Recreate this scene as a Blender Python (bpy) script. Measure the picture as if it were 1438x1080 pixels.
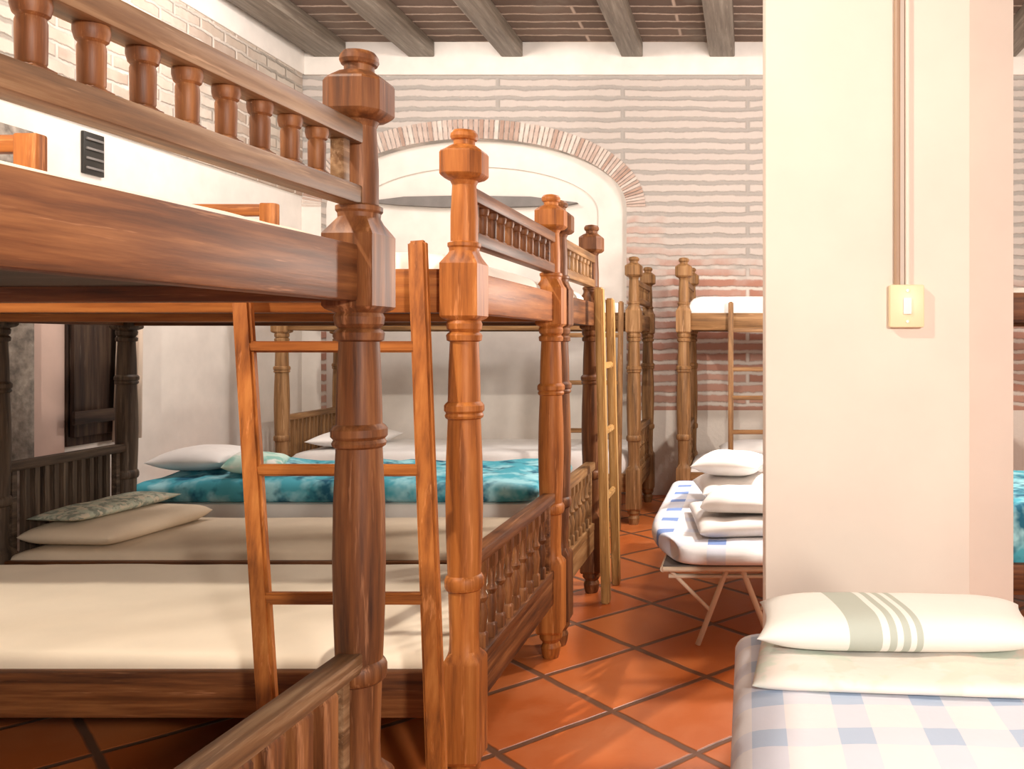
import bpy, bmesh, math, random
from mathutils import Vector, Matrix, noise
random.seed(7)
R = math.radians
for o in list(bpy.data.objects): bpy.data.objects.remove(o)
C = bpy.context.scene.collection
S = bpy.context.scene

# ---------------------------------------------------------------- camera, world, lights, exposure
cd = bpy.data.cameras.new('camera'); cam = bpy.data.objects.new('camera', cd); C.objects.link(cam)
cam.location = (0, 0, 1.41); cam.rotation_euler = (R(90), 0, 0)
cd.sensor_width = 36; cd.lens = 1221/1438*36
cd.shift_x = -331/1438; cd.shift_y = -60/1438; cd.clip_start = .05
S.camera = cam
w = bpy.data.worlds.new('world'); S.world = w; w.use_nodes = True
w.node_tree.nodes['Background'].inputs[0].default_value = (1, .95, .89, 1)
w.node_tree.nodes['Background'].inputs[1].default_value = .22
S.view_settings.view_transform = 'Standard'; S.view_settings.look = 'None'
S.view_settings.gamma = 1; S.view_settings.exposure = 0.35
def lamp(name, loc, power, radius, col=(1, .86, .68)):
    l = bpy.data.lights.new(name, 'POINT'); l.energy = power; l.shadow_soft_size = radius; l.color = col
    o = bpy.data.objects.new(name, l); o.location = loc; C.objects.link(o); return o
lamp('lamp_light_front', (-2.3, .74, 3.95), 380, .06, (1, .89, .76))
lamp('lamp_light_key', (1.4, -1.3, 2.15), 440, .15, (1, .91, .83))
lamp('lamp_light_middle', (-2.9, 5.7, 3.8), 85, .3, (1, .93, .89))
lamp('lamp_light_back', (.3, 5.4, 3.6), 115, .3, (1, .92, .88))
lamp('added_fill_side', (.50, 4.95, 1.8), 105, .08, (1, .90, .80))  # added fill, hidden behind the pillar, brightens the niche and under the bunks
lamp('lamp_light_right', (2.8, 3.6, 3.6), 70, .3, (1, .90, .78))

# ---------------------------------------------------------------- materials
def mat(name, rough=.6):
    m = bpy.data.materials.new(name); m.use_nodes = True
    nt = m.node_tree; b = nt.nodes['Principled BSDF']; b.inputs['Roughness'].default_value = rough
    return m, nt, b
def N(nt, t, **k):
    n = nt.nodes.new(t)
    for a, v in k.items(): setattr(n, a, v)
    return n
def ramp(nt, stops, src):
    r = N(nt, 'ShaderNodeValToRGB'); e = r.color_ramp.elements
    while len(e) < len(stops): e.new(.5)
    for i, (p, c) in enumerate(stops): e[i].position = p; e[i].color = (*c, 1)
    nt.links.new(src, r.inputs[0]); return r.outputs[0]
def coord(nt, scale=(1,1,1), kind='Object', rot=(0,0,0), loc=(0,0,0)):
    t = N(nt, 'ShaderNodeTexCoord'); m = N(nt, 'ShaderNodeMapping')
    m.inputs['Scale'].default_value = scale; m.inputs['Rotation'].default_value = rot; m.inputs['Location'].default_value = loc
    nt.links.new(t.outputs[kind], m.inputs[0]); return m.outputs[0]
def noise_t(nt, vec, scale, detail=4, rough=.55):
    n = N(nt, 'ShaderNodeTexNoise'); n.inputs['Scale'].default_value = scale
    n.inputs['Detail'].default_value = detail; n.inputs['Roughness'].default_value = rough
    nt.links.new(vec, n.inputs[0]); return n.outputs[0]
def mix(nt, f, a, b, mode='MIX'):
    m = N(nt, 'ShaderNodeMix', data_type='RGBA', blend_type=mode)
    for s, v in ((m.inputs[0], f), (m.inputs[6], a), (m.inputs[7], b)):
        if isinstance(v, (int, float)): s.default_value = v
        elif isinstance(v, tuple): s.default_value = (*v, 1)
        else: nt.links.new(v, s)
    return m.outputs[2]
def math_n(nt, op, a, b=None, c=None):
    m = N(nt, 'ShaderNodeMath', operation=op)
    for s, v in zip(m.inputs, (a, b, c)):
        if v is None: continue
        if isinstance(v, (int, float)): s.default_value = v
        else: nt.links.new(v, s)
    return m.outputs[0]
def bump(nt, b, h, strength=.3, dist=.01):
    n = N(nt, 'ShaderNodeBump'); n.inputs['Strength'].default_value = strength; n.inputs['Distance'].default_value = dist
    nt.links.new(h, n.inputs['Height']); nt.links.new(n.outputs[0], b.inputs['Normal'])

WOODC = {'red': ((.035,.012,.005), (.145,.050,.015), (.29,.12,.040)),
         'orange': ((.14,.038,.008), (.36,.115,.022), (.50,.19,.045)),
         'tan': ((.09,.045,.018), (.24,.12,.045), (.38,.22,.10)),
         'brown': ((.05,.024,.011), (.165,.083,.036), (.33,.21,.115)),
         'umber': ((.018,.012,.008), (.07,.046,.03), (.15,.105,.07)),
         'weathered': ((.11,.085,.065), (.19,.155,.12), (.30,.26,.21)),
         'golden': ((.16,.085,.025), (.42,.23,.075), (.60,.38,.15)),
         'dark': ((.010,.006,.005), (.04,.022,.015), (.08,.05,.03))}
def wood(tone, axis):
    m, nt, b = mat('wood_%s_%s' % (tone, axis), .5); b.inputs['Specular IOR Level'].default_value = .3
    sc = {'x': (1.3, 22, 22), 'y': (22, 1.3, 22), 'z': (22, 22, 1.3)}[axis]
    v = coord(nt, sc, 'Object')
    oi = N(nt, 'ShaderNodeObjectInfo'); va = N(nt, 'ShaderNodeVectorMath', operation='ADD')
    nt.links.new(v, va.inputs[0]); mu = math_n(nt, 'MULTIPLY', oi.outputs['Random'], 40); nt.links.new(mu, va.inputs[1])
    n = noise_t(nt, va.outputs[0], 1.6, 6, .6)
    d, c, l = WOODC[tone]
    col = ramp(nt, [(.28, d), (.5, c), (.72, l)], n)
    n2 = noise_t(nt, coord(nt, tuple(s*.35 for s in sc)), 6, 4, .7)
    sc_ = ramp(nt, [(.60, (0,0,0)), (.67, (1,1,1))], n2)
    col = mix(nt, math_n(nt, 'MULTIPLY', sc_, .35), col, tuple(min(1, x*1.6+.06) for x in l))
    nt.links.new(col, b.inputs['Base Color']); bump(nt, b, n, .25, .004)
    return m
W = {(t, a): wood(t, a) for t in WOODC for a in 'xyz'}

def plain(name, col, rough=.8, var=.06, scale=5, bmp=.15, metal=0):
    m, nt, b = mat(name, rough)
    n = noise_t(nt, coord(nt), scale, 5)
    c = ramp(nt, [(.3, tuple(x*(1-var) for x in col)), (.7, tuple(min(1, x*(1+var)) for x in col))], n)
    nt.links.new(c, b.inputs['Base Color']); b.inputs['Metallic'].default_value = metal
    if bmp: bump(nt, b, n, bmp, .01)
    return m
PLASTER = plain('white_plaster', (.80,.755,.70), .9)
CREAM = plain('cream_pillar_plaster', (.73,.65,.57), .85, .04, 3)
PINK = plain('pale_pink_plaster', (.62,.45,.38), .9)
SHEET = plain('white_sheet', (.85,.81,.74), .9, .05, 4, .35)
SHEETC = plain('cream_sheet', (.78,.68,.54), .9, .05, 3, .35)
BEIGE = plain('beige_cotton', (.70,.57,.42), .9, .05, 6, .2)
WHITE = plain('white_cotton', (.84,.82,.80), .9, .04, 8, .3)
METAL = plain('cream_painted_metal', (.72,.60,.45), .35, .05, 8, 0, .1)
PLASTIC = plain('yellowed_plastic', (.80,.66,.42), .4, .03, 6, 0)
GRILLEBLK = plain('black_grille', (.02,.018,.015), .5)  # the vent grille's own black
GREYW = plain('grey_board', (.19,.175,.165), .7, .15, 6)
CONDUIT = plain('brown_conduit', (.36,.24,.16), .5, .05, 6, 0)
STONE_D = plain('rough_grey_stone', (.30,.26,.22), .95, .6, 14, .8)

def brick_mat(name, plane, c1, c2, mortar, wash, bw=.30, bh=.09, ms=.018, washamt=(.45,.62), dado=None, red=None):
    m, nt, b = mat(name, .92)
    t = N(nt, 'ShaderNodeTexCoord'); s = N(nt, 'ShaderNodeSeparateXYZ'); c = N(nt, 'ShaderNodeCombineXYZ')
    nt.links.new(t.outputs['Object'], s.inputs[0])
    a0, a1 = {'xz': (0, 2), 'yz': (1, 2), 'xy': (0, 1)}[plane]
    nt.links.new(s.outputs[a0], c.inputs[0]); nt.links.new(s.outputs[a1], c.inputs[1])
    wob = noise_t(nt, t.outputs['Object'], 3.2, 5, .7)
    vm = N(nt, 'ShaderNodeVectorMath', operation='MULTIPLY_ADD')
    cw = N(nt, 'ShaderNodeCombineXYZ'); nt.links.new(wob, cw.inputs[1])
    nt.links.new(cw.outputs[0], vm.inputs[0]); vm.inputs[1].default_value = (0, .075, 0); nt.links.new(c.outputs[0], vm.inputs[2])
    br = N(nt, 'ShaderNodeTexBrick'); nt.links.new(vm.outputs[0], br.inputs['Vector'])
    br.inputs['Scale'].default_value = 1; br.inputs['Brick Width'].default_value = bw; br.inputs['Row Height'].default_value = bh
    br.inputs['Mortar Size'].default_value = ms; br.inputs['Mortar Smooth'].default_value = .7
    br.inputs['Color1'].default_value = (*c1, 1); br.inputs['Color2'].default_value = (*c2, 1); br.inputs['Mortar'].default_value = (*mortar, 1)
    n = noise_t(nt, t.outputs['Object'], 1.1, 5, .6)
    f = ramp(nt, [(washamt[0], (0,0,0)), (washamt[1], (1,1,1))], n)
    if red:   # whitewash worn away low on the right
        zz = math_n(nt, 'MULTIPLY', math_n(nt, 'SUBTRACT', s.outputs[2], red), .55)
        f2 = math_n(nt, 'ADD', math_n(nt, 'MULTIPLY_ADD', n, 1.7, -.38), zz)
        f = ramp(nt, [(.38, (.05,.05,.05)), (.66, (.88,.88,.88))], f2)
    inv = math_n(nt, 'SUBTRACT', 1, br.outputs['Fac'])
    col = mix(nt, f, br.outputs['Color'], mix(nt, br.outputs['Fac'], wash, tuple(x*.60 for x in wash)))  # wash darkened at the joints, painting in the shadow of the recesses
    if dado:
        g = math_n(nt, 'LESS_THAN', s.outputs[2], dado)
        col = mix(nt, g, col, (.80,.74,.68))
        inv = math_n(nt, 'MULTIPLY', inv, math_n(nt, 'SUBTRACT', 1, g))
    nt.links.new(col, b.inputs['Base Color'])
    h = math_n(nt, 'ADD', inv, math_n(nt, 'MULTIPLY', noise_t(nt, t.outputs['Object'], 25, 3), .4))
    bump(nt, b, h, .7, .015)
    return m
BRICK_BACK = brick_mat('whitewashed_brick', 'xz', (.42,.19,.13), (.56,.34,.27), (.70,.63,.57), (.56,.52,.48), 2.3, .097, .026, dado=.78, red=1.95)
BRICK_LEFT = brick_mat('grey_whitewashed_brick', 'yz', (.36,.24,.18), (.46,.36,.28), (.72,.64,.56), (.62,.55,.47), .30, .094, .018, (.35,.6))
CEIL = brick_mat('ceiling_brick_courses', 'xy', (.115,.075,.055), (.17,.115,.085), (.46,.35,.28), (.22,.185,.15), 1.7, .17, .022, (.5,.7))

def island_mat(name, stops, rough=.9):
    m, nt, b = mat(name, rough)
    g = N(nt, 'ShaderNodeNewGeometry')
    col = ramp(nt, stops, g.outputs['Random Per Island'])
    n = noise_t(nt, coord(nt), 14, 4)
    nt.links.new(mix(nt, .35, col, n, 'OVERLAY'), b.inputs['Base Color']); bump(nt, b, n, .5, .01)
    return m
VOUSSOIR = island_mat('arch_bricks', [(0, (.40,.26,.20)), (.4, (.55,.43,.37)), (1, (.64,.56,.50))])

# terracotta tiles laid diagonally
TERRA, nt, b = mat('terracotta_tiles', .34)
v = coord(nt)
sx = N(nt, 'ShaderNodeSeparateXYZ'); nt.links.new(v, sx.inputs[0])
TS = .685
def saw(expr, off):
    q = math_n(nt, 'DIVIDE', math_n(nt, 'SUBTRACT', expr, off), TS)
    fl = math_n(nt, 'FLOOR', q); fr = math_n(nt, 'SUBTRACT', q, fl)
    return fl, math_n(nt, 'ABSOLUTE', math_n(nt, 'SUBTRACT', fr, .5))
wob = math_n(nt, 'MULTIPLY', math_n(nt, 'SUBTRACT', noise_t(nt, v, 5, 2), .5), .02)
ea = math_n(nt, 'ADD', math_n(nt, 'SUBTRACT', sx.outputs[1], sx.outputs[0]), wob)
eb = math_n(nt, 'ADD', math_n(nt, 'ADD', sx.outputs[1], sx.outputs[0]), wob)
fa, da = saw(ea, 3.836); fb, db = saw(eb, 3.487)
dm = math_n(nt, 'MAXIMUM', da, db)
joint = ramp(nt, [(.462, (0,0,0)), (.478, (1,1,1))], dm)
wn = N(nt, 'ShaderNodeTexWhiteNoise', noise_dimensions='2D'); cc = N(nt, 'ShaderNodeCombineXYZ')
nt.links.new(fa, cc.inputs[0]); nt.links.new(fb, cc.inputs[1]); nt.links.new(cc.outputs[0], wn.inputs['Vector'])
tc = ramp(nt, [(0, (.50,.11,.022)), (1, (.64,.18,.045))], wn.outputs['Value'])
nn = noise_t(nt, v, 3.2, 6, .6)
tc = mix(nt, ramp(nt, [(.45, (0,0,0)), (.75, (.5,.5,.5))], nn), tc, (.66,.24,.09))
tc = mix(nt, joint, tc, (.17,.075,.04))
nt.links.new(tc, b.inputs['Base Color'])
nt.links.new(math_n(nt, 'MULTIPLY_ADD', nn, .3, .22), b.inputs['Roughness'])
bump(nt, b, math_n(nt, 'ADD', math_n(nt, 'MULTIPLY', joint, -1), math_n(nt, 'MULTIPLY', nn, .5)), .5, .01)

def band(nt, x, a, bb):
    return math_n(nt, 'MULTIPLY', math_n(nt, 'GREATER_THAN', x, a), math_n(nt, 'LESS_THAN', x, bb))
def plaid(name, base, c1, c2, px=.215, py=.215, wdt=.45):
    m, nt, b = mat(name, .9); v = coord(nt); s = N(nt, 'ShaderNodeSeparateXYZ'); nt.links.new(v, s.inputs[0])
    def st(ax, p):
        q = math_n(nt, 'FRACT', math_n(nt, 'DIVIDE', math_n(nt, 'ADD', s.outputs[ax], 10), p)); return math_n(nt, 'LESS_THAN', q, wdt)
    a = st(0, px); c = st(1, py)
    col = mix(nt, math_n(nt, 'MULTIPLY', a, .75), base, c1)
    col = mix(nt, math_n(nt, 'MULTIPLY', c, .6), col, c1)
    col = mix(nt, math_n(nt, 'MULTIPLY', a, c), col, c2)
    nt.links.new(col, b.inputs['Base Color']); bump(nt, b, noise_t(nt, v, 9, 4), .35, .01)
    return m
PLAID = plaid('blue_white_plaid', (.80,.78,.80), (.64,.67,.79), (.46,.56,.72), .20, .22, .40)
PLAID2 = plaid('blue_white_plaid_far', (.86,.86,.88), (.66,.74,.90), (.20,.32,.66), .26, .26, .32)
STRIPE, nt, b = mat('white_pillowcase_green_stripes', .9)
v = coord(nt); s = N(nt, 'ShaderNodeSeparateXYZ'); nt.links.new(v, s.inputs[0])
sl = math_n(nt, 'MULTIPLY_ADD', s.outputs[1], .25, s.outputs[0])
col = (.80,.79,.75)
for a, bb in ((-.165, -.075), (-.055, -.035), (-.018, .002), (.018, .036)):
    col = mix(nt, math_n(nt, 'MULTIPLY', band(nt, math_n(nt, 'ADD', sl, .02), a, bb), .8), col, (.38,.43,.37))
nt.links.new(col, b.inputs['Base Color']); bump(nt, b, noise_t(nt, v, 7, 4), .4, .012)
def blotch(name, base, c1, c2, scale, lo=.5, hi=.58):
    m, nt, b = mat(name, .9); v = coord(nt)
    n1 = noise_t(nt, v, scale, 3); n2 = noise_t(nt, coord(nt, loc=(5,3,1)), scale*1.3, 3)
    col = mix(nt, ramp(nt, [(lo, (0,0,0)), (hi, (1,1,1))], n1), base, c1)
    col = mix(nt, ramp(nt, [(lo+.05, (0,0,0)), (hi+.05, (1,1,1))], n2), col, c2)
    nt.links.new(col, b.inputs['Base Color']); bump(nt, b, n1, .4, .012); return m
PRINT = blotch('pale_green_print', (.80,.75,.69), (.66,.71,.62), (.79,.69,.61), 8)
FLORAL = blotch('grey_green_floral', (.22,.24,.19), (.42,.44,.34), (.55,.48,.36), 22, .46, .54)
TURQ = blotch('turquoise_quilt', (.08,.44,.56), (.36,.72,.80), (.012,.13,.22), 6, .45, .6)
MINT = blotch('mint_blanket', (.60,.80,.70), (.30,.60,.52), (.85,.88,.82), 6)
CURT = plain('pale_curtain', (.72,.60,.50), .9, .05, 5)

# ---------------------------------------------------------------- mesh helpers
def obj(name, bm, m, parent=None, loc=None, smooth=35):
    me = bpy.data.meshes.new(name)
    bmesh.ops.recalc_face_normals(bm, faces=bm.faces[:])
    bm.to_mesh(me); bm.free(); me.materials.append(m)
    if smooth:
        me.shade_smooth(); me.set_sharp_from_angle(angle=R(smooth))
    return link(name, me, parent, loc)
def link(name, me, parent=None, loc=None):
    o = bpy.data.objects.new(name, me); C.objects.link(o)
    if loc: o.location = loc
    if parent: o.parent = parent
    return o
def empty(name, loc, label, cat, group=None):
    o = bpy.data.objects.new(name, None); o.empty_display_size = .1; C.objects.link(o); o.location = loc
    return tag(o, label, cat, group)
def tag(o, label, cat, group=None):
    o['label'] = label; o['category'] = cat
    if group: o['group'] = group
    return o
def struct(o): o['kind'] = 'structure'; return o
def box(bm, x0, x1, y0, y1, z0, z1, bev=.004):
    r = bmesh.ops.create_cube(bm, size=1)
    vs = r['verts']
    for v in vs:
        v.co = ((x0+x1)/2 + v.co.x*(x1-x0), (y0+y1)/2 + v.co.y*(y1-y0), (z0+z1)/2 + v.co.z*(z1-z0))
    if bev:
        es = list({e for v in vs for e in v.link_edges})
        bmesh.ops.bevel(bm, geom=es, offset=bev, segments=2, affect='EDGES', profile=.5)
    return bm
def boxo(name, x0, x1, y0, y1, z0, z1, m, parent=None, bev=.004):
    """box object with its origin at its middle; coordinates relative to the parent"""
    cx, cy, cz = (x0+x1)/2, (y0+y1)/2, (z0+z1)/2
    return obj(name, box(bmesh.new(), x0-cx, x1-cx, y0-cy, y1-cy, z0-cz, z1-cz, bev), m, parent, (cx, cy, cz))
def bar_bm(bm, p, q, a, bdepth, side=Vector((1,0,0)), bev=.004):
    """rectangular bar from p to q, a wide along side, bdepth the other way"""
    p, q = Vector(p), Vector(q); d = (q-p).normalized(); s_ = (side - d*side.dot(d)).normalized(); t = d.cross(s_)
    vs = []
    for e in (p, q):
        for sa, sb in ((-1,-1),(1,-1),(1,1),(-1,1)):
            vs.append(bm.verts.new(e + s_*sa*a/2 + t*sb*bdepth/2))
    f = [bm.faces.new([vs[i] for i in idx]) for idx in ((0,1,2,3),(4,5,6,7),(0,1,5,4),(1,2,6,5),(2,3,7,6),(3,0,4,7))]
    if bev: bmesh.ops.bevel(bm, geom=list({e for g in f for e in g.edges}), offset=bev, segments=2, affect='EDGES')
    return bm
def tube(bm, pts, r, n=10):
    pts = [Vector(p) for p in pts]; rings = []
    for i, p in enumerate(pts):
        d = (pts[min(i+1, len(pts)-1)] - pts[max(i-1, 0)]).normalized()
        a = d.orthogonal().normalized() if i == 0 else (rings_a - d*rings_a.dot(d)).normalized()
        rings_a = a; t = d.cross(a)
        rings.append([bm.verts.new(p + (a*math.cos(2*math.pi*k/n) + t*math.sin(2*math.pi*k/n))*r) for k in range(n)])
    for u, v in zip(rings, rings[1:]):
        for k in range(n): bm.faces.new((u[k], u[(k+1)%n], v[(k+1)%n], v[k]))
    bm.faces.new(rings[0]); bm.faces.new(rings[-1]); return bm
def turned(profile, n=24):
    """profile of (z, radius, kind): c round, s square, o octagonal with cut corners"""
    bm = bmesh.new(); rings = []
    for z, r, k in profile:
        ring = []
        for i in range(n):
            a = 2*math.pi*i/n
            c, s = math.cos(a), math.sin(a)
            if k == 's': rr = min(r/max(abs(c), abs(s)), r*1.40)
            elif k == 'o': rr = min(r/max(abs(c), abs(s)), r*1.55/(abs(c)+abs(s)))
            else: rr = r
            ring.append(bm.verts.new((c*rr, s*rr, z)))
        rings.append(ring)
    for u, v in zip(rings, rings[1:]):
        for k in range(n): bm.faces.new((u[k], u[(k+1)%n], v[(k+1)%n], v[k]))
    bm.faces.new(rings[0]); bm.faces.new(rings[-1]); return bm
def cushion(wx, wy, h, n=3.0, m=.55, res=26, amp=.0, seed=0, flat=0, corner=0):
    """soft pad: pillow (n small) or mattress (n large); flat = share of height below the seam"""
    bm = bmesh.new()
    def f(u): return max(0, 1-abs(u)**n)**m
    us = [math.sin(math.pi/2*(-1+2*i/res)) for i in range(res+1)]
    top = {}; bot = {}
    for i, u in enumerate(us):
        for j, v in enumerate(us):
            e = f(u)*f(v)
            x, y = u*wx/2, v*wy/2
            if n < 8:
                x *= 1-.06*(1-abs(v)**2)*abs(u)**3; y *= 1-.06*(1-abs(u)**2)*abs(v)**3
            if corner and u < 0 and v < 0:
                k = (abs(u)*abs(v))**3*corner; x += k; y += k
            nz = noise.noise(Vector((x*3.1+seed*7, y*3.1, seed)))*amp + noise.noise(Vector((x*9+seed, y*9, seed*3)))*amp*.5
            top[i,j] = bm.verts.new((x, y, h*(.5-flat/2) + h*(.5+flat/2)*e*(1 if not flat else 1) - h*(.5-flat/2)*0 + nz*e))
            if i in (0, res) or j in (0, res): bot[i,j] = top[i,j]
            else: bot[i,j] = bm.verts.new((x, y, h*(.5-flat/2) - h*(.5-flat/2)*e))
    for i in range(res):
        for j in range(res):
            bm.faces.new((top[i,j], top[i+1,j], top[i+1,j+1], top[i,j+1]))
            q = [bot[i,j], bot[i,j+1], bot[i+1,j+1], bot[i+1,j]]
            bm.faces.new(q) if len(set(q)) == 4 and set(q) != {top[i,j], top[i+1,j], top[i+1,j+1], top[i,j+1]} else None
    return bm
def mattress(name, x0, x1, y0, y1, z0, z1, m, label, amp=.006, seed=1, group=None, n=30, cat='mattress', corner=0, flat=0, rot=0):
    bm = cushion(x1-x0, y1-y0, z1-z0, n, .5, 34, amp, seed, flat, corner)
    o = obj(name, bm, m, None, ((x0+x1)/2, (y0+y1)/2, z0), 60)
    o.rotation_euler.z = rot
    return tag(o, label, cat, group)

# ---------------------------------------------------------------- the room
XL, XR, YB, YF, ZC = -4.1, 4.6, 8.0, -1.6, 4.16
struct(boxo('floor', XL-.2, XR+.2, YF, 9.0, -.1, 0, TERRA, None, 0)).location
fl = bpy.data.objects['floor']
fl.location = (0, 0, 0); fl.data.transform(Matrix.Translation(((XL+XR)/2, (YF+9.0)/2, -.05)))
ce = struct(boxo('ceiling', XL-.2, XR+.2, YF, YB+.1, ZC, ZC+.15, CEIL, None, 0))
# back wall with an arched opening
CXA, HWA, SPA, RISE = -2.52, 1.405, 2.65, .63
def arch_pts(hw, rise, sp, n=40, cx=CXA):
    return [(cx - hw*math.cos(math.pi*i/n), sp + rise*math.sin(math.pi*i/n)) for i in range(n+1)]
def arched_wall(name, x0, x1, z1, y, th, hw, rise, sp, m):
    bm = bmesh.new()
    pts = [(x0,0), (CXA-hw,0)] + arch_pts(hw, rise, sp) + [(CXA+hw,0), (x1,0), (x1,z1), (x0,z1)]
    # build as strips so every face is convex
    ap = [(CXA-hw,0)] + arch_pts(hw, rise, sp) + [(CXA+hw,0)]
    def quad(a, b_, c, d):
        bm.faces.new([bm.verts.new((p[0], y, p[1])) for p in (a, b_, c, d)])
    quad((x0,0), (CXA-hw,0), (CXA-hw,z1), (x0,z1)); quad((CXA+hw,0), (x1,0), (x1,z1), (CXA+hw,z1))
    A = arch_pts(hw, rise, sp)
    for p, q in zip(A, A[1:]): quad(p, q, (q[0], z1), (p[0], z1))
    bmesh.ops.remove_doubles(bm, verts=bm.verts, dist=1e-5)
    r = bmesh.ops.extrude_face_region(bm, geom=bm.faces[:])
    for v in r['geom']:
        if isinstance(v, bmesh.types.BMVert): v.co.y += th
    return struct(obj(name, bm, m, None, None, 0))
arched_wall('wall_back', XL, XR, ZC, YB, .10, HWA, RISE, SPA, BRICK_BACK)
arched_wall('wall_back_lining', XL, -.8, ZC, YB+.10, .03, 1.13, .42, 2.62, PLASTER)
struct(boxo('wall_niche', XL, -.8, YB+.13, YB+.28, 0, ZC, PLASTER, None, 0))
bm = bmesh.new(); nV = 96
for i in range(nV):
    t0, t1 = math.pi*(i+.14)/nV, math.pi*(i+.86)/nV
    q = []
    for t, e in ((t0, 0), (t1, 0), (t1, .175), (t0, .175)):
        c, s = math.cos(t), math.sin(t)
        nx, nz = c*RISE, s*HWA; L = math.hypot(nx, nz)
        q.append((CXA + HWA*c + nx/L*e, SPA + RISE*s + nz/L*e))
    vs = [bm.verts.new((p[0], yy, p[1])) for yy in (YB-.012, YB+.05) for p in q]
    for idx in ((0,1,2,3),(4,5,6,7),(0,1,5,4),(1,2,6,5),(2,3,7,6),(3,0,4,7)): bm.faces.new([vs[k] for k in idx])
struct(obj('trim_1', bm, VOUSSOIR, None, None, 0))
struct(boxo('trim_2', XL+.03, XR, YB-.03, YB, 3.86, ZC, PLASTER, None, .005))
# left wall: plaster below, bricks above, plaster band under the ceiling
struct(boxo('wall_left', XL-.2, XL, YF, YB+.55, 0, ZC, PLASTER, None, 0))
bb = struct(boxo('trim_3', XL, XL+.02, YF, YB-.03, 2.75, 3.86, BRICK_LEFT, None, .003))
struct(boxo('trim_4', XL, XL+.035, YF, YB-.03, 3.86, ZC, PLASTER, None, .004))
struct(boxo('wall_right', XR, XR+.2, YF, YB+.1, 0, ZC, PLASTER, None, 0))
struct(boxo('trim_18', XL, CXA-HWA, YB-.006, YB, 0, 2.9, PLASTER, None, 0))
# rough stone pilaster and the narrow shuttered window on the left wall
struct(boxo('trim_5', XL, XL+.06, 3.9, 4.93, 0, 2.6, STONE_D, None, .01))
struct(boxo('trim_6', XL, XL+.015, 4.93, 5.20, 0, 2.2, PINK, None, .002))
wn_ = struct(boxo('window_1', XL, XL+.03, 5.20, 5.72, .78, 2.05, W['dark','z'], None, .004))
shutter = boxo('shutter', .02, .05, -.25, .10, -.58, .58, W['dark','z'], wn_, .004)
boxo('shutter_rail', .05, .07, -.24, .09, -.50, -.42, W['dark','y'], shutter, .004)
bm = bmesh.new(); P = []
for i in range(30):
    u = i/29; y = 5.50 + .20*u
    P.append((XL+.10+.02*math.sin(u*22), y))
vt = [bm.verts.new((x, y + .05, 2.15)) for x, y in P]; vb = [bm.verts.new((x, y - .03+.06*k/29, .78)) for k, (x, y) in enumerate(P)]
for i in range(29): bm.faces.new((vt[i], vt[i+1], vb[i+1], vb[i]))
cu = obj('curtain', bm, CURT, None, None, 60)
so = cu.modifiers.new('s', 'SOLIDIFY'); so.thickness = .006
tag(cu, 'pale curtain hanging beside the dark wooden shutter on the left wall', 'curtain')
# ceiling beams
for i, (x, wd, rot) in enumerate(((-3.83,.30,0), (-2.99,.24,.5), (-2.16,.20,-.4), (-1.06,.20,.5), (-.235,.235,0), (.62,.22,0), (1.5,.22,0), (2.35,.22,0), (3.3,.22,0))):
    o = struct(boxo('trim_%d' % (i+7), -wd/2, wd/2, YF, YB-.03, -.07, .07, W['weathered','y'], None, .012))
    o.location.x = x; o.location.z = ZC-.07; 
# pillar
struct(boxo('trim_16', .06, .755, 2.95, 3.45, 0, ZC, CREAM, None, .006))
struct(boxo('trim_17', .25, .955, 3.12, 3.52, 0, ZC, CREAM, None, .006))

# switch box and conduit on the pillar
r0 = empty('light_switch', (.535, 2.95, 1.53), 'yellowed square switch box fixed on the cream pillar', 'light switch')
boxo('switch_plate', -.058, .058, -.035, 0, -.072, .072, PLASTIC, r0, .006)
boxo('rocker', -.014, .014, -.043, -.034, -.028, .028, WHITE, r0, .003)
for z in (-.052, .052):
    bm = turned([(-.002, .005, 'c'), (.002, .005, 'c')], 12); bm.transform(Matrix.Rotation(R(90), 4, 'X'))
    obj('screw', bm, METAL, r0, (0, -.037, z))
r0 = empty('conduit', (.505, 2.95, 1.60), 'brown and cream cable conduits running up the pillar from the switch box', 'conduit')
obj('brown_conduit', tube(bmesh.new(), [(0, -.009, 0), (0, -.009, ZC-1.61)], .0115), CONDUIT, r0)
obj('cream_conduit', tube(bmesh.new(), [(.036, -.008, 0), (.036, -.008, ZC-1.61)], .008), CREAM, r0)

# grey pointed board hanging across the arch
bm = bmesh.new()
out = [(-.98,0), (-.62,.045), (-.1,.055), (.55,.045), (.98,-.01), (.85,-.035), (.3,-.05), (-.3,-.05), (-.7,-.03)]
a = [bm.verts.new((x, 0, z)) for x, z in out]; c_ = [bm.verts.new((x, .08, z)) for x, z in out]
bm.faces.new(a); bm.faces.new(c_)
for i in range(len(out)): bm.faces.new((a[i], a[(i+1)%9], c_[(i+1)%9], c_[i]))
sh = obj('wall_shelf', bm, GREYW, None, (-2.56, YB+.05, 2.71), 30)
tag(sh, 'long thin grey shelf with pointed ends inside the white arch', 'shelf')
# black grille on the left wall
r0 = empty('wall_vent', (XL, 5.43, 2.58), 'small black grille on the white left wall above the beds', 'vent')
boxo('vent_frame', 0, .02, -.085, .085, -.13, .13, GRILLEBLK, r0, .003)
for k in range(4): boxo('vent_slat', .018, .03, -.07, .07, -.10+.06*k, -.085+.06*k, GREYW, r0, .002)

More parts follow.
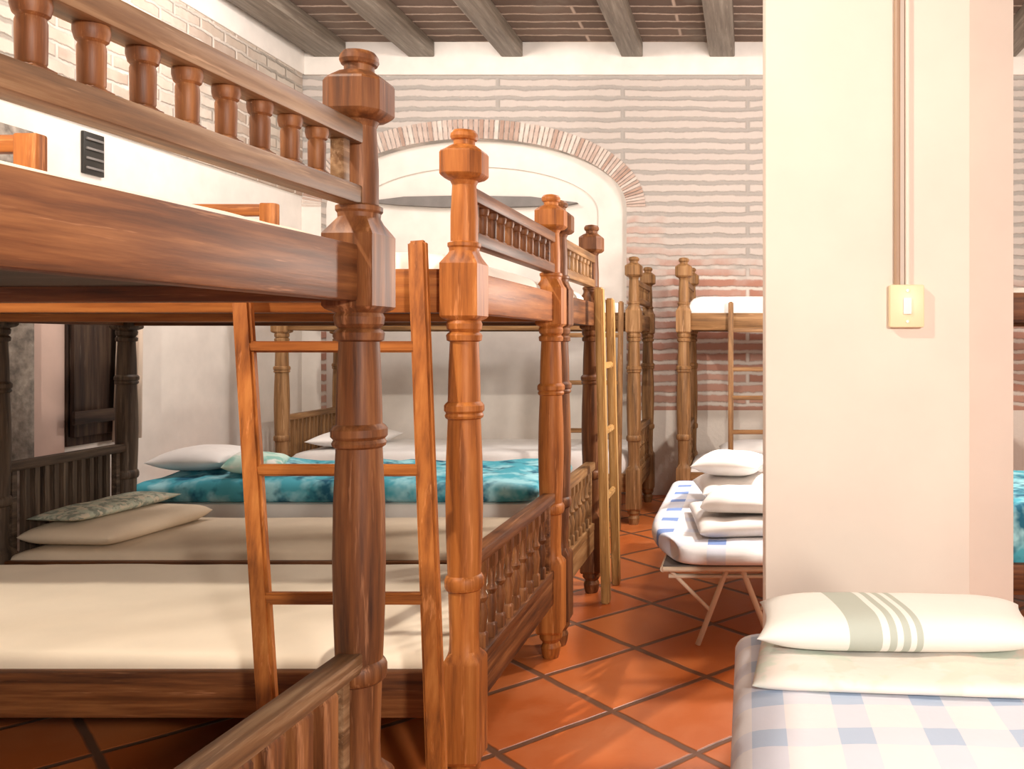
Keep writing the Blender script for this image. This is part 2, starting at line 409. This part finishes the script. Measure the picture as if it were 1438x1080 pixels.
# ---------------------------------------------------------------- bunk beds
POST = [(0,.034,'c'),(.02,.040,'c'),(.05,.044,'c'),(.07,.036,'c'),(.09,.050,'c'),(.11,.050,'c'),(.115,.050,'s'),(.125,.056,'s'),(.42,.056,'s'),(.43,.052,'s'),(.455,.046,'c'),
        (.50,.044,'c'),(.64,.048,'c'),(.645,.055,'c'),(.655,.059,'c'),(.675,.059,'c'),(.685,.055,'c'),(.69,.050,'c'),(.80,.054,'c'),(.92,.056,'c'),(1.05,.054,'c'),(1.17,.049,'c'),(1.175,.056,'c'),
        (1.182,.058,'c'),(1.190,.054,'c'),(1.197,.060,'c'),(1.213,.060,'c'),(1.22,.055,'c'),(1.225,.049,'c'),(1.32,.047,'c'),(1.41,.043,'c'),(1.414,.052,'c'),(1.43,.054,'c'),(1.436,.050,'c'),(1.44,.044,'c'),(1.45,.052,'c'),
        (1.466,.054,'c'),(1.475,.050,'c'),(1.483,.053,'s'),(1.49,.058,'s'),(1.65,.058,'s'),(1.655,.055,'s'),(1.69,.045,'c'),(1.70,.046,'c'),(1.705,.050,'c'),(1.715,.050,'c'),(1.72,.041,'c'),
        (1.80,.041,'c'),(1.895,.036,'c'),(1.908,.042,'c'),(1.914,.054,'o'),(1.922,.063,'o'),(1.927,.066,'o'),(1.992,.066,'o'),(1.998,.063,'o'),(2.014,.042,'o'),(2.02,.032,'c'),(2.033,.032,'c'),
        (2.036,.038,'c'),(2.044,.042,'c'),(2.054,.041,'c'),(2.064,.034,'c'),(2.069,.012,'c')]
SP_UP = [(-.05,.019,'s'),(-.045,.019,'s'),(-.040,.0155,'c'),(-.037,.017,'c'),(.005,.0175,'c'),(.016,.0175,'c'),(.022,.016,'c'),(.026,.020,'c'),(.036,.0225,'c'),(.044,.0225,'c'),(.05,.021,'c')]
SP_SLAT = [(-.17,.014,'s'),(.17,.014,'s')]
SP_FLAT = [(-.17,.027,'s'),(-.16,.030,'s'),(.16,.030,'s'),(.17,.027,'s')]
SP_LO = [(-.17,.016,'s'),(-.12,.016,'s'),(-.11,.012,'c'),(-.04,.019,'c'),(0,.012,'c'),(.02,.020,'c'),(.04,.012,'c'),(.10,.016,'c'),(.12,.018,'s'),(.17,.018,'s')]
mesh_cache = {}
def cached(key, fn, m):
    if key not in mesh_cache:
        bm = fn(); me = bpy.data.meshes.new(key[0]); bmesh.ops.recalc_face_normals(bm, faces=bm.faces[:]); bm.to_mesh(me); bm.free()
        me.materials.append(m); me.shade_smooth(); me.set_sharp_from_angle(angle=R(26)); mesh_cache[key] = me
    return mesh_cache[key]
def bunk(xf, xh, y0, y1, label, tone='red', rail='red', low_top=.74, head_top=.84, guard=True, rt=1.63, flat=False, head='tan'):
    """xf: foot end on the aisle, xh: head end. y0 nearer side"""
    s = 1 if xh > xf else -1
    L = abs(xh-xf); D = y1-y0
    lo_prof = SP_FLAT if flat else SP_LO
    root = empty('bunk_bed', (xf, y0, 0), label, 'bunk bed', 'turned wooden bunk beds along the aisle')
    X = lambda d: s*d
    for px, py in ((0,0), (0,D), (L,0), (L,D)):
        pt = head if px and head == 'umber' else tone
        me = cached(('post', pt), lambda: turned(POST, 24), W[pt,'z'])
        link('post', me, root, (X(px), py, 0))
    def bx(name, a, b_, c, d, z0, z1, ax, parent=root, t=None, bev=.005):
        xa, xb = sorted((X(a), X(b_)))
        return boxo(name, xa, xb, c, d, z0, z1, W[t or tone, ax], parent, bev)
    for py in (0, D):
        bx('side_rail', .05, L-.05, py-.022, py+.022, .25, .39, 'x', t='red' if tone == 'orange' else None)  # lower rails of the orange bunk: shade painted in with a darker red
        bx('side_rail', .05, L-.05, py-.022, py+.022, 1.50, rt+.005, 'x')
    for px in (0, L):
        bx('end_rail', px-.024, px+.024, .05, D-.05, 1.50, rt, 'y')
        bx('end_rail', px-.024, px+.024, .05, D-.05, .25, .36, 'y', t=rail)
    # railings of both ends: top and bottom bar with turned spindles
    for px, lt in ((0, low_top), (L, head_top)):
        for (za, zb, zc, zd, prof, nm) in ((1.715, 1.757, 1.850, 1.895, SP_UP, 'spindle_up'), (.36, .40, lt-.045, lt, lo_prof, 'spindle_lo')):
            bm = bmesh.new()
            cy = D/2; cz = (za+zd)/2
            box(bm, -.026, .026, -D/2+.035, D/2-.035, za-cz, zb-cz, .004)
            box(bm, -.028, .028, -D/2+.035, D/2-.035, zc-cz, zd-cz, .006)
            for e in (-1, 1):
                box(bm, -.015, .015, e*(D/2-.085)-.014, e*(D/2-.085)+.014, zb-cz-.002, zc-cz+.002, .002)
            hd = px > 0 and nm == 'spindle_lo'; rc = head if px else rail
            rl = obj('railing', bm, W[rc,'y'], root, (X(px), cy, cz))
            n = max(3, round((D-.26)/(.062 if hd else .098)))
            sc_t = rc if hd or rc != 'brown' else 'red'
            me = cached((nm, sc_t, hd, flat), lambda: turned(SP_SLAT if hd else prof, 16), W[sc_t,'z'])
            full = .10 if nm == 'spindle_up' else .34
            for k in range(n):
                y = -D/2 + .13 + (D-.26)*(k+.5)/n
                sp = link('spindle', me, rl, (0, y, (zb+zc)/2-cz)); sp.scale.z = (zc-zb+.004)/full
    # boards carrying the mattresses
    for z in (.30, 1.535):
        bx('bed_base', .03, L-.03, .023, D-.023, z, z+.025, 'x', t='dark', bev=0)  # dark tone paints the shade under the bunks into the boards
    if guard:   # guard rail on the near side of the upper bed, head half
        g = bx('guard_rail', L-1.25, L-.05, -.018, .018, 1.995, 2.05, 'x', t='orange')
        xa, xb = sorted((X(L-1.31), X(L-1.235)))
        boxo('guard_post', xa-g.location.x, xb-g.location.x, -.024, .024, 1.63-g.location.z, 2.055-g.location.z, W['orange','z'], g, .008)
        boxo('guard_bar', -.58, .58, -.012, .012, 1.74-g.location.z, 1.77-g.location.z, W['orange','x'], g, .004)
    return root
A = bunk(-.88, -3.5, .74, 1.97, 'nearest bunk bed, brown, its upper end rail filling the upper left', 'red', 'brown', .72, rt=1.625, flat=True)
TA = R(2.5); A.location = (-.88-1.23*math.sin(TA), 1.97-1.23*math.cos(TA), 0); A.rotation_euler.z = -TA
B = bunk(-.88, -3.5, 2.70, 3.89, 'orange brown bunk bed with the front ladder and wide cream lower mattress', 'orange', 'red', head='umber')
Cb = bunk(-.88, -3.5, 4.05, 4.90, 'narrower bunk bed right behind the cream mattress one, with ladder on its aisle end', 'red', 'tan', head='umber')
G = bunk(-.88, -3.6, 6.72, 7.66, 'bunk bed in front of the white arch at the far end of left row', 'tan', 'tan', guard=False)
E = bunk(-.50, 1.95, 6.80, 7.72, 'bunk bed standing against the brick back wall beside the pillar', 'tan', 'tan', guard=False)
F = bunk(1.13, 3.6, 4.0, 5.15, 'bunk bed mostly hidden behind the pillar with turquoise lower bedding', 'red', 'red', guard=False)

def bed_mattresses(xf, xh, y0, y1, mlow, mup, low, up, lz=.43, uz=1.665, seed=1):
    a, b_ = sorted((xf, xh))
    if mlow: mattress('mattress', a+.032, b_-.032, y0+.01, y1-.01, .326, lz, mlow, low, .005, seed)
    if mup: mattress('mattress', a+.03, b_-.03, y0+.026, y1-.026, 1.561, uz, mup, up, .005, seed+5)
def bed_a_place(o):
    v = Matrix.Rotation(-TA, 3, 'Z') @ (o.location - Vector((-.88, .74, 0))); o.location = Vector(A.location) + v; o.rotation_euler.z = -TA
bed_mattresses(-.88, -3.5, .74, 1.97, SHEET, SHEETC, 'white lower mattress of the nearest bunk bed', 'cream upper mattress of the nearest bunk bed', uz=1.66, seed=1)
for nm_ in ('mattress', 'mattress.001'): bed_a_place(bpy.data.objects[nm_])
bed_mattresses(-.88, -3.5, 2.70, 3.89, SHEETC, SHEET, 'wide cream lower mattress behind the front ladder', 'white upper mattress of the orange bunk bed', uz=1.70, seed=2)
bed_mattresses(-.88, -3.5, 4.05, 4.90, BEIGE, SHEET, 'beige lower mattress carrying the flat cream pillow', 'white upper mattress of the narrow third bunk bed', uz=1.70, seed=3)
bed_mattresses(-.88, -3.6, 6.72, 7.66, WHITE, WHITE, 'white lower mattress of the bunk in front of the arch', 'white upper mattress of the bunk in front of the arch', lz=.56, uz=1.72, seed=4)
bed_mattresses(-.50, 1.95, 6.80, 7.72, WHITE, WHITE, 'white lower mattress of the bunk by the brick wall', 'bright white upper mattress of the bunk by the brick wall', uz=1.77, seed=6)
bed_mattresses(1.13, 3.6, 4.0, 5.15, TURQ, SHEET, 'turquoise lower mattress at the right edge beyond the pillar', 'white upper mattress of the bunk hidden by the pillar', lz=.66, seed=8)

# ladders
def ladder(pts, rungs, label, tone, w_=.055, d_=.032, rung_h=.034, side=Vector((1,0,0))):
    (lt, lb), (rt, rb) = pts
    lt, lb, rt, rb = map(Vector, (lt, lb, rt, rb)); base = (lb+rb)/2; base.z = 0
    r0 = empty('ladder', base, label, 'ladder', 'wooden bunk ladders')
    for t, b_ in ((lt, lb), (rt, rb)):
        obj('upright', bar_bm(bmesh.new(), b_-base, t-base, w_, d_, side, .008), W[tone,'z'], r0)
    for z in rungs:
        p = lb.lerp(lt, (z-lb.z)/(lt.z-lb.z)) - base; q = rb.lerp(rt, (z-rb.z)/(rt.z-rb.z)) - base
        obj('rung', bar_bm(bmesh.new(), p, q, rung_h, .026, Vector((0,0,1)), .006), W[tone,'x'], r0)
ladder((((-1.54,2.635,1.69), (-1.30,2.40,0)), ((-1.0,2.635,1.715), (-.85,2.40,0))), (1.395, 1.035, .675),
       'orange wooden ladder leaning at the front of the cream mattress bunk', 'orange')
ladder((((-.792,4.64,1.70), (-.765,4.70,0)), ((-.792,5.00,1.66), (-.765,5.06,0))), (1.28, .92, .56),
       'golden wooden ladder leaning on the aisle end of the third bunk', 'golden', side=Vector((0,1,0)), w_=.07, d_=.045)
ladder((((-1.50,6.66,1.72), (-1.50,6.50,0)), ((-.97,6.66,1.72), (-.97,6.50,0))), (1.46, 1.10, .74, .38),
       'thin wooden ladder leaning on the bunk in front of the arch', 'tan', .04)
ladder((((-.13,6.74,1.72), (-.13,6.58,0)), ((.33,6.74,1.72), (.33,6.58,0))), (1.5, 1.2, .98, .72, .4),
       'wooden ladder leaning on the bunk by the brick wall, half hidden by pillar', 'tan', .04)

# pillow and blanket on bed C
def pillow(name, cx, cy, z, wx, wy, h, m, label, rot=0, n=3.2, amp=.004, seed=1, cat='pillow', flat=0, tilt=0):
    o = obj(name, cushion(wx, wy, h, n, .55, 26, amp, seed, flat), m, None, (cx, cy, z), 60)
    o.rotation_euler = (0, tilt, rot); return tag(o, label, cat)
pillow('pillow', -3.21, 4.46, .432, .46, .72, .10, BEIGE, 'flat cream pillow on the beige mattress by the dark railing', R(-4), 8, seed=2)
o = pillow('folded_blanket', -3.30, 4.50, .532, .24, .72, .06, FLORAL, 'grey green patterned blanket folded on the flat cream pillow', R(-4), 4, .012, 3, 'blanket')

# low bed with turquoise quilt between the rows
r0 = empty('low_bed', (-2.35, 5.60, 0), 'low white platform bed behind the beige mattress', 'bed')
boxo('platform', -1.28, 1.10, -.50, .50, .10, .46, SHEET, r0, .02)
for a in (-1.1, 1.02):
    for c in (-.42, .42): boxo('leg', a-.03, a+.03, c-.03, c+.03, 0, .10, W['dark','z'], r0)
mattress('quilt', -3.62, -1.22, 5.08, 6.06, .462, .60, TURQ, 'turquoise quilt spread on the low white platform bed', .035, 5, n=26, cat='quilt')
pillow('pillow', -3.40, 5.45, .615, .44, .50, .14, WHITE, 'white pillow at the left end of the turquoise quilt', R(3), 3, seed=5)
pillow('folded_blanket', -2.99, 5.30, .615, .32, .36, .12, MINT, 'mint green blanket crumpled beside pillow on turquoise quilt', R(20), 3, .03, 6, 'blanket')
pillow('pillow', -3.22, 7.15, .56, .5, .7, .13, WHITE, 'white pillow on the bunk in front of the arch', 0, 3, seed=9)
pillow('pillow', .10, 7.25, .43, .7, .5, .16, WHITE, 'white pillow on lower bunk by the brick wall', 0, 3, seed=10)

# ---------------------------------------------------------------- folding cots
def cot(cx, y0, y1, wx, z, label, m, mlabel, corner=0, thick=.10, seed=3, aframe=False):
    r0 = empty('folding_cot', (cx, (y0+y1)/2, 0), label, 'cot', 'folding metal cots on the tiles')
    L = (y1-y0); hx = wx/2-.12; hy = L/2-.10; zt = z-thick-.02
    for s in (-1, 1): obj('side_tube', tube(bmesh.new(), [(s*hx, -hy, zt), (s*hx, hy, zt)], .014), METAL, r0)
    for s in (-1, 0, 1): obj('cross_tube', tube(bmesh.new(), [(-hx, s*hy, zt), (hx, s*hy, zt)], .012), METAL, r0)
    for e in (-1, 1):
        yb = e*(hy-.18)
        for s in (-1, 1):
            obj('leg', tube(bmesh.new(), [(s*(.03 if aframe else hx-.02), yb+.13*e, zt), (s*(.17 if aframe else hx-.06), yb+.06*e, .012)], .013), METAL, r0)
            obj('leg_brace', tube(bmesh.new(), [(s*(hx-.01), yb+.13*e, zt), (s*.11, yb+.09*e, zt*.45)], .009), METAL, r0)
        obj('leg_bar', tube(bmesh.new(), [(-(hx-.02), yb+.12*e, zt*.88), ((hx-.02), yb+.12*e, zt*.88)], .010), METAL, r0)
    boxo('canvas', -hx, hx, -hy, hy, zt+.010, zt+.018, plain('canvas', (.12,.10,.09)), r0, 0)
    o = mattress('mattress', cx-wx/2, cx+wx/2, y0, y1, z-thick, z, m, mlabel, .008, seed, n=18, corner=corner)
    return r0
cot(.41, .85, 2.80, .90, .505, 'folding cot in the right foreground in front of the pillar', PLAID, 'pale blue plaid mattress in the right foreground', thick=.16)
cot(-.06, 3.80, 5.80, .88, .50, 'folding cot with thin metal legs behind the pillar', PLAID2, 'white mattress with blue checks on the cot behind the pillar', corner=.20, thick=.09, seed=4, aframe=True)
# bedding in the foreground
mattress('folded_sheet', .03, 1.0, 2.19, 2.66, .508, .545, PRINT, 'folded sheet with pale green print under the striped pillow', .012, 12, n=16, cat='sheet', rot=R(-5))
pillow('pillow', .43, 2.53, .543, .80, .34, .11, STRIPE, 'white pillow with green stripes in front of the pillar', R(-2), 4.5, .006, 13)
# pile on the far cot
mattress('folded_blanket', -.27, .32, 4.0, 4.70, .500, .575, WHITE, 'lowest white blanket folded on the far cot', .02, 21, n=10, cat='blanket', rot=R(8))
mattress('folded_blanket', -.20, .32, 4.12, 4.68, .585, .655, WHITE, 'upper white blanket folded on the far cot', .02, 22, n=10, cat='blanket', rot=R(-6))
pillow('pillow', -.06, 4.98, .51, .46, .5, .15, WHITE, 'white pillow at the bottom of the pile on far cot', R(10), 3, .01, 23)
pillow('pillow', -.09, 4.96, .655, .38, .4, .13, WHITE, 'plump white pillow on top of the pile on far cot', R(-12), 3, .01, 24)
